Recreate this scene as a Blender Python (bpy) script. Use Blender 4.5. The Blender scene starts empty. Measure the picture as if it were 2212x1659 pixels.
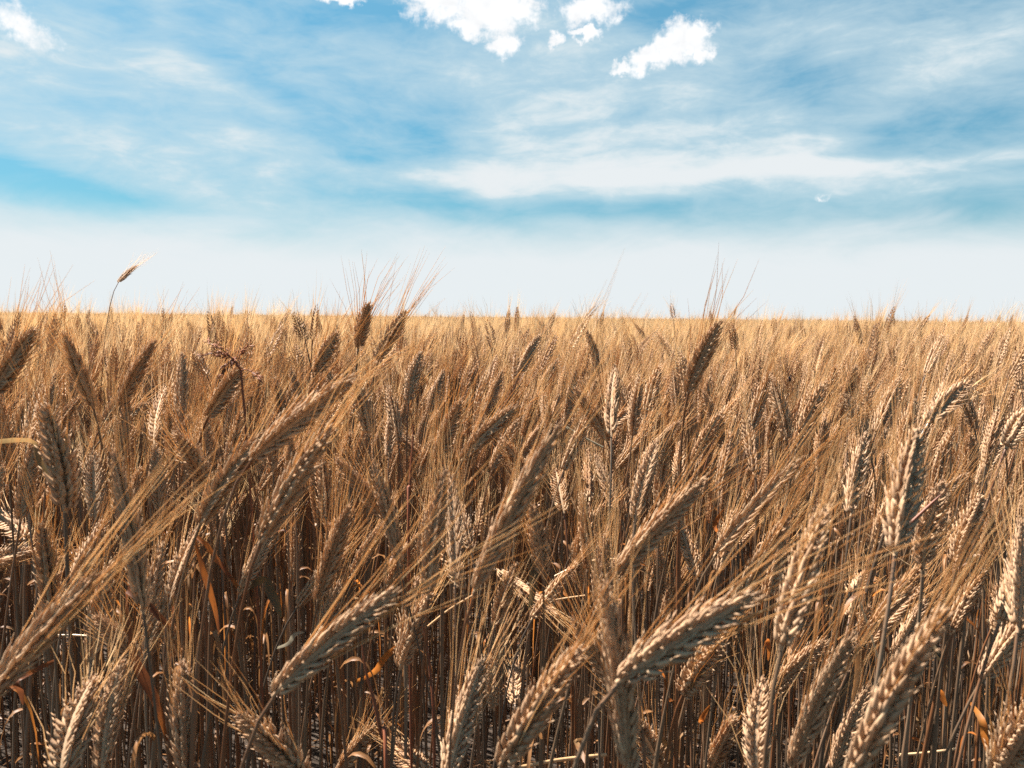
import bpy, math, random
import numpy as np
from mathutils import Vector, Matrix
R_ = math.radians
random.seed(7); rng = np.random.default_rng(7)
SC = bpy.context.scene; COL = SC.collection

# ------------------------------------------------------------------ camera
CAM = Vector((0, 0, 1.02)); F = 1720.0            # focal length in 2212-wide pixels
PITCH, ROLL = math.atan(141.5/F), R_(0.55)
FW = Vector((0, math.cos(PITCH), -math.sin(PITCH)))
RT = Vector((1, 0, 0)); UP = Vector((0, math.sin(PITCH), math.cos(PITCH)))
RT, UP = RT*math.cos(ROLL)+UP*math.sin(ROLL), UP*math.cos(ROLL)-RT*math.sin(ROLL)
cam = bpy.data.cameras.new('camera'); camo = bpy.data.objects.new('camera', cam); COL.objects.link(camo); SC.camera = camo
cam.angle_x = 2*math.atan(1106/F); cam.clip_start = .02; cam.clip_end = 5000
cam.dof.use_dof = True; cam.dof.focus_distance = 1.35; cam.dof.aperture_fstop = 17
camo.matrix_world = Matrix(((RT.x, UP.x, -FW.x, CAM.x), (RT.y, UP.y, -FW.y, CAM.y), (RT.z, UP.z, -FW.z, CAM.z), (0, 0, 0, 1)))
def ray(x, y): return FW*F+RT*(x-1106)+UP*(829.5-y)
def at(x, y, d): return CAM+ray(x, y)*(d/F)      # a point of the picture (2212 x 1659) at a depth in metres
def proj(p):
    q = p-CAM; w = max(q.dot(FW), 1e-3)
    return 1106+q.dot(RT)/w*F, 829.5-q.dot(UP)/w*F, w
def azel(x, y):
    d = ray(x, y).normalized(); return math.degrees(math.atan2(d.x, d.y)), math.degrees(math.asin(d.z))

# ------------------------------------------------------------------ world, sun, exposure
SUN_AZ, SUN_EL = -60, 60
w = bpy.data.worlds.new('World'); SC.world = w; w.use_nodes = True
N, L = w.node_tree.nodes, w.node_tree.links
def nd(t, N=N, **k):
    n = N.new(t)
    for a, b in k.items(): setattr(n, a, b)
    return n
def mth(op, a, b=None, c=None, N=N, L=L, clamp=False):
    n = N.new('ShaderNodeMath'); n.operation = op; n.use_clamp = clamp
    for i, v in enumerate((a, b, c)):
        if v is None: continue
        if isinstance(v, (int, float)): n.inputs[i].default_value = v
        else: L.new(v, n.inputs[i])
    return n.outputs[0]
def build_sky():
    sky = nd('ShaderNodeTexSky', sky_type='NISHITA', sun_disc=False, sun_elevation=R_(SUN_EL), sun_rotation=R_(SUN_AZ))
    sky.air_density = 1.0; sky.dust_density = .3; sky.ozone_density = 2.0; sky.altitude = 100
    tc = nd('ShaderNodeTexCoord'); sp = nd('ShaderNodeSeparateXYZ'); L.new(tc.outputs['Generated'], sp.inputs[0])
    az = mth('MULTIPLY', mth('ARCTAN2', sp.outputs[0], sp.outputs[1]), 180/math.pi)
    el = mth('MULTIPLY', mth('ARCSINE', sp.outputs[2]), 180/math.pi)
    cb = nd('ShaderNodeCombineXYZ'); L.new(az, cb.inputs[0]); L.new(el, cb.inputs[1])
    def noise(vec, sx, sy, scale, detail, rough, dist=0., rot=0., off=0.):
        m = nd('ShaderNodeMapping'); m.inputs['Scale'].default_value = (sx, sy, 1); m.inputs['Rotation'].default_value = (0, 0, R_(rot)); m.inputs['Location'].default_value = (off, off*.7, off)
        L.new(vec, m.inputs[0]); n = nd('ShaderNodeTexNoise'); n.inputs['Scale'].default_value = scale
        n.inputs['Detail'].default_value = detail; n.inputs['Roughness'].default_value = rough; n.inputs['Distortion'].default_value = dist
        L.new(m.outputs[0], n.inputs['Vector']); return n
    def warp(vec, nz, amt, amty):
        v1 = nd('ShaderNodeVectorMath', operation='SUBTRACT'); L.new(nz.outputs['Color'], v1.inputs[0]); v1.inputs[1].default_value = (.5, .5, .5)
        v2 = nd('ShaderNodeVectorMath', operation='MULTIPLY'); L.new(v1.outputs[0], v2.inputs[0]); v2.inputs[1].default_value = (amt, amty, 0)
        v3 = nd('ShaderNodeVectorMath', operation='ADD'); L.new(vec, v3.inputs[0]); L.new(v2.outputs[0], v3.inputs[1]); return v3.outputs[0]
    P = cb.outputs[0]
    soft = warp(P, noise(P, 1, 1.6, .07, 2, .45), 12, 3.5)
    def blob(vec, x, y, rx, ry, ang, px=30.):
        a, e = azel(x, y); m = nd('ShaderNodeMapping', vector_type='TEXTURE')
        m.inputs['Location'].default_value = (a, e, 0); m.inputs['Rotation'].default_value = (0, 0, R_(ang)); m.inputs['Scale'].default_value = (rx/px, ry/px, 1)
        L.new(vec, m.inputs[0]); g = nd('ShaderNodeTexGradient', gradient_type='SPHERICAL'); L.new(m.outputs[0], g.inputs[0]); return g.outputs['Fac']
    acc = None
    for (x, y, rx, ry, an, s) in SKY_STROKES:
        g = mth('MULTIPLY', blob(soft, x, y, rx*1.5, ry*1.5, an), s)
        acc = g if acc is None else mth('ADD', acc, g)
    n1 = noise(P, .42, 1.1, .26, 7, .58, .5, 14).outputs['Fac']; n2 = noise(P, .8, 1., .12, 4, .55, .6, 0, 31.).outputs['Fac']
    c = mth('ADD', acc, mth('MULTIPLY', mth('SUBTRACT', n1, .5), 1.0))
    c = mth('ADD', c, mth('MULTIPLY', mth('SUBTRACT', n2, .5), .55))
    n5 = noise(warp(P, noise(P, 1, 1, .10, 1, .4, 0, 0, 3.), 6, 3), .36, 1.1, .75, 9, .64, .35, 10, 17.).outputs['Fac']
    c = mth('ADD', c, mth('MULTIPLY', mth('SUBTRACT', n5, .5), .9))
    c = mth('ADD', c, .36)
    # the white veil above the horizon
    mr = nd('ShaderNodeMapRange', interpolation_type='SMOOTHSTEP'); elw = mth('ADD', el, mth('MULTIPLY', mth('SUBTRACT', n1, .5), 5))
    L.new(elw, mr.inputs[0]); mr.inputs[1].default_value = 8.4; mr.inputs[2].default_value = 3.8; mr.inputs[3].default_value = 0; mr.inputs[4].default_value = 1
    # the thin cloud lies ahead; overhead and behind the sky is clear
    ys = nd('ShaderNodeMapRange', interpolation_type='SMOOTHSTEP'); L.new(sp.outputs[1], ys.inputs[0]); ys.inputs[1].default_value = -.25; ys.inputs[2].default_value = .45; ys.inputs[3].default_value = .12
    zs = nd('ShaderNodeMapRange', interpolation_type='SMOOTHSTEP'); L.new(sp.outputs[2], zs.inputs[0]); zs.inputs[1].default_value = .85; zs.inputs[2].default_value = .5
    ahead = mth('MULTIPLY', ys.outputs[0], zs.outputs[0])
    c1 = mth('MULTIPLY', mth('MINIMUM', mth('MAXIMUM', c, .0), .95), ahead)
    br = nd('ShaderNodeMapRange', interpolation_type='SMOOTHSTEP'); L.new(c, br.inputs[0]); br.inputs[1].default_value = .60; br.inputs[2].default_value = 1.15
    c2 = mth('MULTIPLY', mth('MAXIMUM', br.outputs[0], mth('MULTIPLY', mr.outputs[0], .97)), ahead)
    tint = nd('ShaderNodeMix', data_type='RGBA', blend_type='MULTIPLY'); tint.inputs[0].default_value = 1
    tr = nd('ShaderNodeValToRGB'); tr.color_ramp.elements[0].color = (.26, .48, .50, 1); tr.color_ramp.elements[1].color = SKY_TINT
    tr.color_ramp.elements[0].position = .08; tr.color_ramp.elements[1].position = .42; L.new(sp.outputs[2], tr.inputs[0])
    L.new(sky.outputs[0], tint.inputs[6]); L.new(tr.outputs[0], tint.inputs[7])
    mx0 = nd('ShaderNodeMix', data_type='RGBA'); L.new(c1, mx0.inputs[0]); L.new(tint.outputs[2], mx0.inputs[6]); mx0.inputs[7].default_value = CIRRUS
    mx = nd('ShaderNodeMix', data_type='RGBA'); L.new(c2, mx.inputs[0]); L.new(mx0.outputs[2], mx.inputs[6]); mx.inputs[7].default_value = VEIL
    # cumulus
    ws = warp(P, noise(P, 1, 1, .9, 6, .6), 2.6, 2.2); ws = warp(ws, noise(P, 1, 1, .25, 2, .5, 0, 0, 9.), 1.5, 1.2); cu = None
    for (x, y, rx, ry, an, *st) in CUMULUS:
        g = mth('MULTIPLY', blob(ws, x, y, rx*1.15, ry*1.2, an), st[0] if st else 1.); cu = g if cu is None else mth('MAXIMUM', cu, g)
    n3 = noise(P, 1, 1, 1.6, 7, .65, .4, 0, 5.).outputs['Fac']
    cu2 = mth('ADD', cu, mth('MULTIPLY', mth('SUBTRACT', n3, .5), .9))
    mr = nd('ShaderNodeMapRange', interpolation_type='SMOOTHSTEP'); L.new(cu2, mr.inputs[0]); mr.inputs[1].default_value = .02; mr.inputs[2].default_value = .62
    fac = mth('MULTIPLY', mr.outputs[0], mth('GREATER_THAN', cu, .001))
    mx2 = nd('ShaderNodeMix', data_type='RGBA'); L.new(fac, mx2.inputs[0]); L.new(mx.outputs[2], mx2.inputs[6])
    cs = nd('ShaderNodeMix', data_type='RGBA'); L.new(noise(P, 1, 1.4, .55, 6, .6, .5, 0, 2.).outputs['Fac'], cs.inputs[0]); cs.inputs[6].default_value = CLOUD_SHADE; cs.inputs[7].default_value = CLOUD; L.new(cs.outputs[2], mx2.inputs[7])
    bg = N['Background']; L.new(mx2.outputs[2], bg.inputs[0]); bg.inputs[1].default_value = SKY_STRENGTH
SKY_STRENGTH = .05
SKY_TINT = (.47, .81, .715, 1); CIRRUS = (3.35, 4.08, 4.35, 1)
VEIL = (4.25, 4.5, 4.62, 1); CLOUD = (6.2, 6.2, 6.2, 1); CLOUD_SHADE = (4.2, 4.3, 4.4, 1)
SKY_STROKES = [(1650, 372, 620, 42, 1, .5), (1290, 385, 170, 50, -3, .4), (1060, 412, 170, 40, -14, .5), (1500, 320, 520, 80, 0, .28),
    (430, 175, 190, 60, -48, .24), (170, 130, 280, 110, -20, .22), (620, 385, 260, 42, -12, .30), (250, 350, 380, 40, -14, .25), (900, 170, 400, 120, 0, .2),
    (1300, 190, 320, 130, 0, .25), (1900, 90, 380, 60, -5, .32), (2010, 165, 150, 50, 10, .3), (1900, 425, 350, 28, 0, .25), (200, 510, 500, 30, -8, .3), (330, 60, 60, 200, 35, .22), (520, 240, 200, 30, -32, .14), (1750, 370, 600, 15, 1, .4), (120, 250, 300, 26, -22, .22), (700, 360, 300, 20, -8, .25), (1750, 300, 260, 30, 6, .3), (1350, 300, 300, 24, 4, .2),
    (300, 452, 420, 34, -9, -.6), (40, 400, 200, 30, -8, -.35), (930, 455, 160, 26, -4, -.45), (1130, 462, 160, 20, 0, -.35), (2110, 452, 190, 38, 3, -.6), (1420, 460, 170, 22, 0, -.35),
    (880, 285, 150, 80, -8, -.45), (1950, 275, 230, 60, -6, -.45), (740, 25, 230, 40, -6, -.4), (1420, 20, 200, 30, 0, -.35), (620, 300, 210, 60, -20, -.25), (1700, 170, 180, 50, 10, -.25), (270, 30, 200, 40, -20, -.3)]
CUMULUS = [(950, -6, 95, 50, 0), (1060, 22, 110, 50, 0), (1120, 22, 50, 30, 0), (1020, 52, 46, 26, 0), (1082, 92, 48, 30, 0), (1275, 18, 74, 34, 0), (1200, 85, 24, 14, 0),
    (1265, 72, 34, 12, -12), (1490, 84, 54, 42, -20), (1452, 104, 50, 30, 20), (1400, 126, 54, 24, 18), (1340, 150, 24, 15, 10), (1512, 112, 26, 20, 0), (730, -2, 42, 14, 0), (1782, 423, 20, 7, 0, .45), (44, 52, 78, 26, -25, .62)]
build_sky()
sun = bpy.data.lights.new('sun', 'SUN'); sun.energy = 5.0; sun.angle = R_(.53); sun.color = (1, .93, .83)
suno = bpy.data.objects.new('sun', sun); COL.objects.link(suno)
sd = Vector((math.sin(R_(SUN_AZ))*math.cos(R_(SUN_EL)), math.cos(R_(SUN_AZ))*math.cos(R_(SUN_EL)), math.sin(R_(SUN_EL))))
suno.rotation_euler = sd.to_track_quat('Z', 'Y').to_euler()
SC.view_settings.view_transform = 'Standard'; SC.view_settings.look = 'None'; SC.view_settings.gamma = 1; SC.view_settings.exposure = 1.95
SC.cycles.use_denoising = False; SC.cycles.max_bounces = 6; SC.cycles.diffuse_bounces = 3; SC.cycles.transmission_bounces = 4; SC.cycles.transparent_max_bounces = 4

# ------------------------------------------------------------------ materials
def plant_mat(name, cols, transl, rough=.5, spec=.35, attr=False, nscale=0., namt=0., stretch=(1, 1, 1)):
    """straw-like material: colour picked along a ramp by object (or by the plant's own number), some light passing through"""
    m = bpy.data.materials.new(name); m.use_nodes = True; N, L = m.node_tree.nodes, m.node_tree.links; N.clear()
    out = N.new('ShaderNodeOutputMaterial')
    a = N.new('ShaderNodeAttribute'); a.attribute_name = 'tint'; rnd = a.outputs['Fac']
    if not attr:
        a = N.new('ShaderNodeObjectInfo'); rnd = mth('FRACT', mth('ADD', mth('MULTIPLY', a.outputs['Random'], .6, N=N, L=L), rnd, N=N, L=L), N=N, L=L)
    if nscale:
        tc = N.new('ShaderNodeTexCoord'); mp = N.new('ShaderNodeMapping'); mp.inputs['Scale'].default_value = stretch
        L.new(tc.outputs['Object'], mp.inputs[0]); nz = N.new('ShaderNodeTexNoise'); nz.inputs['Scale'].default_value = nscale; nz.inputs['Detail'].default_value = 4
        L.new(mp.outputs[0], nz.inputs['Vector'])
        rnd = mth('ADD', rnd, mth('MULTIPLY', mth('SUBTRACT', nz.outputs['Fac'], .5, N=N, L=L), namt, N=N, L=L), N=N, L=L, clamp=True)
    cr = N.new('ShaderNodeValToRGB'); L.new(rnd, cr.inputs[0]); e = cr.color_ramp.elements
    for i, c in enumerate(cols):
        p = i/(len(cols)-1)
        if i < 2: el = e[i]; el.position = p
        else: el = e.new(p)
        el.color = (*c, 1)
    e[0].position = 0
    b = N.new('ShaderNodeBsdfPrincipled'); L.new(cr.outputs[0], b.inputs['Base Color']); b.inputs['Roughness'].default_value = rough; b.inputs['Specular IOR Level'].default_value = spec
    t = N.new('ShaderNodeBsdfTranslucent'); L.new(cr.outputs[0], t.inputs[0])
    mx = N.new('ShaderNodeMixShader'); mx.inputs[0].default_value = transl; L.new(b.outputs[0], mx.inputs[1]); L.new(t.outputs[0], mx.inputs[2]); L.new(mx.outputs[0], out.inputs[0])
    return m
EAR = [(.41, .245, .14), (.60, .40, .245), (.46, .29, .18), (.66, .46, .29), (.49, .275, .14), (.38, .235, .15)]
AWN = [(.70, .42, .19), (.78, .51, .25), (.63, .335, .125), (.84, .60, .34), (.54, .29, .12)]
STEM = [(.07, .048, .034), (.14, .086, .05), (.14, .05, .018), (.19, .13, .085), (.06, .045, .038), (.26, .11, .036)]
LEAF = [(.22, .11, .05), (.32, .15, .055), (.17, .07, .025), (.32, .20, .10), (.36, .12, .025)]
M = {}
for k, at_ in (('', False), ('_mass', True)):
    M['ear'+k] = plant_mat('wheat_husk'+k, EAR, .34, .6, .22, at_, 260 if not k else 0, .5)
    M['awn'+k] = plant_mat('wheat_awn'+k, AWN, .45, .5, .3, at_)
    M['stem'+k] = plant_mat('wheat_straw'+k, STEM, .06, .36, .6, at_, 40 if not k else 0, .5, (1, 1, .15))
    M['leaf'+k] = plant_mat('dry_leaf'+k, LEAF, .4, .5, .4, at_, 60, .9, (1, 1, .3))
M['redstem'] = plant_mat('red_stem', [(.16, .05, .025), (.22, .07, .03)], .1)
M['seed'] = plant_mat('weed_seed', [(.22, .07, .03), (.34, .12, .05), (.26, .08, .035)], .2, nscale=300, namt=.6)
M['paleleaf'] = plant_mat('pale_leaf', [(.30, .26, .19), (.38, .33, .24)], .4)
M['rustleaf'] = plant_mat('rust_leaf', [(.15, .05, .02), (.40, .125, .025), (.50, .19, .04), (.34, .19, .08)], .6, nscale=55, namt=1.6, stretch=(1, 1, .25))
M['greenleaf'] = plant_mat('green_edged_leaf', [(.11, .075, .04), (.22, .14, .06), (.36, .14, .04)], .5, nscale=70, namt=1.4, stretch=(1, 1, .3))
M['straw'] = plant_mat('straw', [(.50, .30, .15), (.62, .42, .24), (.45, .22, .09)], .15, .35, .5, nscale=60, namt=.6)
def simple(name, c, rough, spec=.5):
    m = bpy.data.materials.new(name); m.use_nodes = True; b = m.node_tree.nodes['Principled BSDF']
    b.inputs['Base Color'].default_value = (*c, 1); b.inputs['Roughness'].default_value = rough; b.inputs['Specular IOR Level'].default_value = spec; return m
M['shell'] = simple('beetle_shell', (.012, .012, .02), .15); M['shellred'] = simple('beetle_belly', (.10, .015, .01), .3)
def soil():
    m = bpy.data.materials.new('soil'); m.use_nodes = True; N, L = m.node_tree.nodes, m.node_tree.links; b = N['Principled BSDF']
    tc = N.new('ShaderNodeTexCoord'); nz = N.new('ShaderNodeTexNoise'); nz.inputs['Scale'].default_value = 14; nz.inputs['Detail'].default_value = 8; L.new(tc.outputs['Object'], nz.inputs['Vector'])
    cr = N.new('ShaderNodeValToRGB'); cr.color_ramp.elements[0].color = (.012, .008, .006, 1); cr.color_ramp.elements[1].color = (.055, .034, .02, 1); L.new(nz.outputs['Fac'], cr.inputs[0])
    L.new(cr.outputs[0], b.inputs['Base Color']); b.inputs['Roughness'].default_value = .95
    bp = N.new('ShaderNodeBump'); bp.inputs['Distance'].default_value = .02; L.new(nz.outputs['Fac'], bp.inputs['Height']); L.new(bp.outputs[0], b.inputs['Normal']); return m
M['soil'] = soil()

# ------------------------------------------------------------------ mesh helpers (numpy)
class Geo:
    """triangles with a material index each and a number (tint) per vertex"""
    def __init__(s): s.v = []; s.t = []; s.m = []; s.n = 0; s.tint = []
    def add(s, v, t, m=0, tint=None):
        v = np.asarray(v, float).reshape(-1, 3); t = np.asarray(t, int).reshape(-1, 3)
        s.v.append(v); s.t.append(t+s.n); s.m.append(np.full(len(t), m) if np.isscalar(m) else np.asarray(m))
        s.tint.append(np.zeros(len(v)) if tint is None else np.broadcast_to(tint, (len(v),))); s.n += len(v)
    def arr(s): return np.concatenate(s.v), np.concatenate(s.t), np.concatenate(s.m)
    def mesh(s, name, mats, smooth=True, tint=False):
        v, t, m = s.arr(); me = bpy.data.meshes.new(name)
        me.vertices.add(len(v)); me.vertices.foreach_set('co', v.astype(np.float32).ravel())
        me.loops.add(len(t)*3); me.loops.foreach_set('vertex_index', t.astype(np.int32).ravel())
        me.polygons.add(len(t)); me.polygons.foreach_set('loop_start', np.arange(0, len(t)*3, 3, dtype=np.int32))
        me.polygons.foreach_set('material_index', m.astype(np.int32))
        me.polygons.foreach_set('use_smooth', np.full(len(t), smooth))
        if tint:
            a = me.attributes.new('tint', 'FLOAT', 'POINT'); a.data.foreach_set('value', np.concatenate(s.tint).astype(np.float32))
        for q in mats: me.materials.append(q)
        me.update(calc_edges=True); return me
def husk(n, rings, length, wd, th, belly=.42, curve=.0):
    """a pointed husk along +Z: n sides, rings between its two points; curve bows it in X"""
    ts = np.linspace(0, 1, rings+2)[1:-1]; V = [(0, 0, 0)]
    for t in ts:
        r = math.sin(math.pi*t**(math.log(.5)/math.log(belly))) ** (.75 if t < belly else 1.05)
        for k in range(n):
            a = 2*math.pi*k/n; V.append((math.cos(a)*th/2*r+curve*math.sin(math.pi*t), math.sin(a)*wd/2*r, t*length))
    V.append((0, 0, length)); T = []; e = len(V)-1
    for k in range(n):
        j = (k+1) % n; T.append((0, 1+j, 1+k))
        for q in range(rings-1):
            a, b, c, d = 1+q*n+k, 1+q*n+j, 1+(q+1)*n+k, 1+(q+1)*n+j; T += [(a, b, d), (a, d, c)]
        T.append((1+(rings-1)*n+k, 1+(rings-1)*n+j, e))
    return np.array(V), np.array(T)
def tube(pts, radii, n=4):
    pts = np.asarray(pts, float); V = []; T = []
    d = np.gradient(pts, axis=0); d /= np.linalg.norm(d, axis=1)[:, None]+1e-12
    ref = np.array((1, 0, 0.)) if abs(d[0][0]) < .8 else np.array((0, 1, 0.))
    for i, p in enumerate(pts):
        x = np.cross(d[i], ref); x /= np.linalg.norm(x)+1e-12; y = np.cross(d[i], x)
        for k in range(n):
            a = 2*math.pi*k/n; V.append(p+(x*math.cos(a)+y*math.sin(a))*radii[i])
    for i in range(len(pts)-1):
        for k in range(n):
            j = (k+1) % n; a, b, c, e = i*n+k, i*n+j, (i+1)*n+k, (i+1)*n+j; T += [(a, e, b), (a, c, e)]
    return np.array(V), np.array(T)
def ribbon(pts, widths, side, fold=.25):
    """a leaf blade: three vertices across, folded along its midrib"""
    pts = np.asarray(pts, float); side = np.asarray(side, float); V = []; T = []
    if side.ndim == 1: side = np.broadcast_to(side, pts.shape)
    d = np.gradient(pts, axis=0)
    for i, p in enumerate(pts):
        s = side[i]/(np.linalg.norm(side[i])+1e-9); n = np.cross(d[i], s); n /= np.linalg.norm(n)+1e-9
        V += [p-s*widths[i]/2+n*fold*widths[i]/2, p, p+s*widths[i]/2+n*fold*widths[i]/2]
    for i in range(len(pts)-1):
        a = i*3
        for q in (0, 1): T += [(a+q, a+q+1, a+q+4), (a+q, a+q+4, a+q+3)]
    return np.array(V), np.array(T)
def euler(ax, ay, az): return np.array(Matrix.Rotation(az, 3, 'Z')@Matrix.Rotation(ay, 3, 'Y')@Matrix.Rotation(ax, 3, 'X'))
def bez(p0, p1, p2, p3, n):
    t = np.linspace(0, 1, n)[:, None]; p0, p1, p2, p3 = (np.asarray(q, float) for q in (p0, p1, p2, p3))
    return (1-t)**3*p0+3*(1-t)**2*t*p1+3*(1-t)*t*t*p2+t**3*p3

# ------------------------------------------------------------------ the ear of wheat (local: +Z along the ear, +X towards its lean), 85 mm long
EL, EW = .085, .0140
def bend(v, k):
    v = v.copy(); z = v[:, 2]/EL; v[:, 0] += k*EL*np.clip(z, 0, 1)**2+np.where(z > 1, 2*k*(z-1)*EL, 0); return v
def spikelet_geo(lod, rs):
    g = Geo()
    if lod == 0: parts = [(5, 4)]*6
    elif lod == 1: parts = [(4, 3)]*3
    else: parts = [(3, 1)]*2
    spec = [(-.0027, -17, 1.0, 1.05), (.0027, 17, 1.0, 1.05), (0, 0, 1.08, 1.05), (-.0014, -9, .9, .95), (.0014, 9, .9, .95), (0, 3, .8, 1.0)][:len(parts)]
    if lod == 2: spec = spec[:2]
    for (n, r), (y, tilt, sl, sw) in zip(parts, spec):
        ln = .0124*sl*rs.uniform(.9, 1.1)
        v, t = husk(n, r, ln, .0032*sw, .0025*sw, .33, .0010)
        M3 = euler(-R_(tilt+rs.uniform(-6, 6)), R_(rs.uniform(-6, 9)-(14 if sl < .95 else 0)), 0)
        v = v@M3.T+np.array((.0006 if abs(tilt) > 12 else .0012 if tilt == 0 else -.0002, y, 0)); g.add(v, t)
        # the stiff beak of the glume
        if lod == 0 and abs(tilt) > 12:
            v, t = husk(3, 1, .0065, .0012, .0012, .3); v = (v+np.array((0, 0, ln-.0022)))@M3.T+np.array((.0006, y, 0)); g.add(v, t)
    return g.arr()
def ear_layout(nn, roll, k, rs):
    """where each spikelet sits: list of 4x4 (rotation, position, scale) in ear space"""
    out = []
    for i in range(nn):
        t = i/(nn-1); s = (.70+.55*math.sin(math.pi*min(1, t*.95+.12)**.9))*(1 if t < .93 else .85); side = 1 if i % 2 else -1
        tilt = R_(rs.uniform(13, 29)*(1-.3*t)) if i < nn-1 else 0
        a = R_(roll)+(0 if side > 0 else math.pi)
        Mr = np.array(Matrix.Rotation(a, 3, 'Z')@Matrix.Rotation(tilt, 3, 'Y'))
        z = EL*(.0+.885*t); p = np.array((math.cos(a)*.0011*s, math.sin(a)*.0011*s, z)) if i < nn-1 else np.array((0, 0, z))
        p = bend(p[None], k)[0]; slope = math.atan(2*k*t); Mr = np.array(Matrix.Rotation(slope, 3, 'Y'))@Mr
        out.append((Mr, p, s*.86))
    return out
def awn_geo(lay, rs, lod, per=1.6, alen=1.):
    g = Geo()
    for i, (Mr, p, s) in enumerate(lay):
        t = i/len(lay); cnt = int(per*(.45+.75*min(1, t*1.7))+rs.random()) if lod < 3 else (1 if i % 3 == 0 else 0)
        for q in range(cnt):
            base = p+Mr@np.array((.0015, rs.uniform(-.003, .003), .0115))*s
            ax = Mr@np.array((0, 0, 1.))
            up = np.array((0, 0, 1.)); d = ax*.58+up*.58+rs.normal(0, .07, 3); d /= np.linalg.norm(d)
            ln = rs.uniform(.062, .092)*(1.15-.27*t)*alen*(.8 if t < .12 else 1)
            out = np.array((ax[0], ax[1], 0)); out /= np.linalg.norm(out)+.2
            c = base+d*ln*.5+rs.normal(0, .0012, 3); e = base+d*ln+out*rs.uniform(-.004, .010)+rs.normal(0, .003, 3)
            if lod == 0: v, tr = tube([base, (base+c)/2+rs.normal(0, .0003, 3), c, (c+e)/2, e], [.00031, .00027, .00022, .00016, .00005], 3)
            elif lod == 1:
                sd_ = np.cross(d, rs.normal(0, 1, 3)); sd_ /= np.linalg.norm(sd_); v = np.array([base-sd_*.00026, base+sd_*.00026, c-sd_*.00018, c+sd_*.00018, e]); tr = [(0, 1, 3), (0, 3, 2), (2, 3, 4)]
            else:
                sd_ = np.cross(d, rs.normal(0, 1, 3)); sd_ /= np.linalg.norm(sd_); wd = .00032 if lod == 2 else .0006; v = np.array([base-sd_*wd, base+sd_*wd, e]); tr = [(0, 1, 2)]
            g.add(v, tr, 0, rs.random()*.8)
    return g
ROLLS = (0, 22, -28, 38, 10, -16, 60, -42)
def make_variant(idx):
    rs = np.random.default_rng(100+idx); roll = ROLLS[idx % 8]; k = (.02, .10, .20)[(idx//8) % 3] if idx >= 8 else (.03, .08, .14)[idx % 3]
    nn = int(rs.integers(27, 33)); lay = ear_layout(nn, roll, k, rs)
    rach = Geo(); v, t = tube(bend(np.array([(0, 0, z) for z in np.linspace(-.003, EL*.93, 9)]), k), [.0012, .0022, .0027, .0028, .0028, .0027, .0024, .0018, .0008], 7); rach.add(v, t)
    whole = Geo(); whole.add(v, t)
    for (Mr, p, s) in lay:
        sv, st, _ = SPK[int(rs.integers(len(SPK)))]; whole.add((sv*s)@Mr.T+p, st, 0, rs.random()*.4)
    return dict(lay=lay, rachis=rach.mesh('rachis', [M['ear']]), whole=whole.mesh('ear', [M['ear']], True, True), beard=awn_geo(lay, rs, 0, *((.95, 1.22) if idx % 2 else (.72, .90))).mesh('beard', [M['awn']], True, True))
SPK = [spikelet_geo(0, np.random.default_rng(i)) for i in range(6)]
def arr_mesh(name, a, mats):
    g = Geo(); g.add(a[0], a[1]); return g.mesh(name, mats)
SPK_ME = [arr_mesh('spikelet', a, [M['ear']]) for a in SPK]
VAR = [make_variant(i) for i in range(16)]

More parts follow.
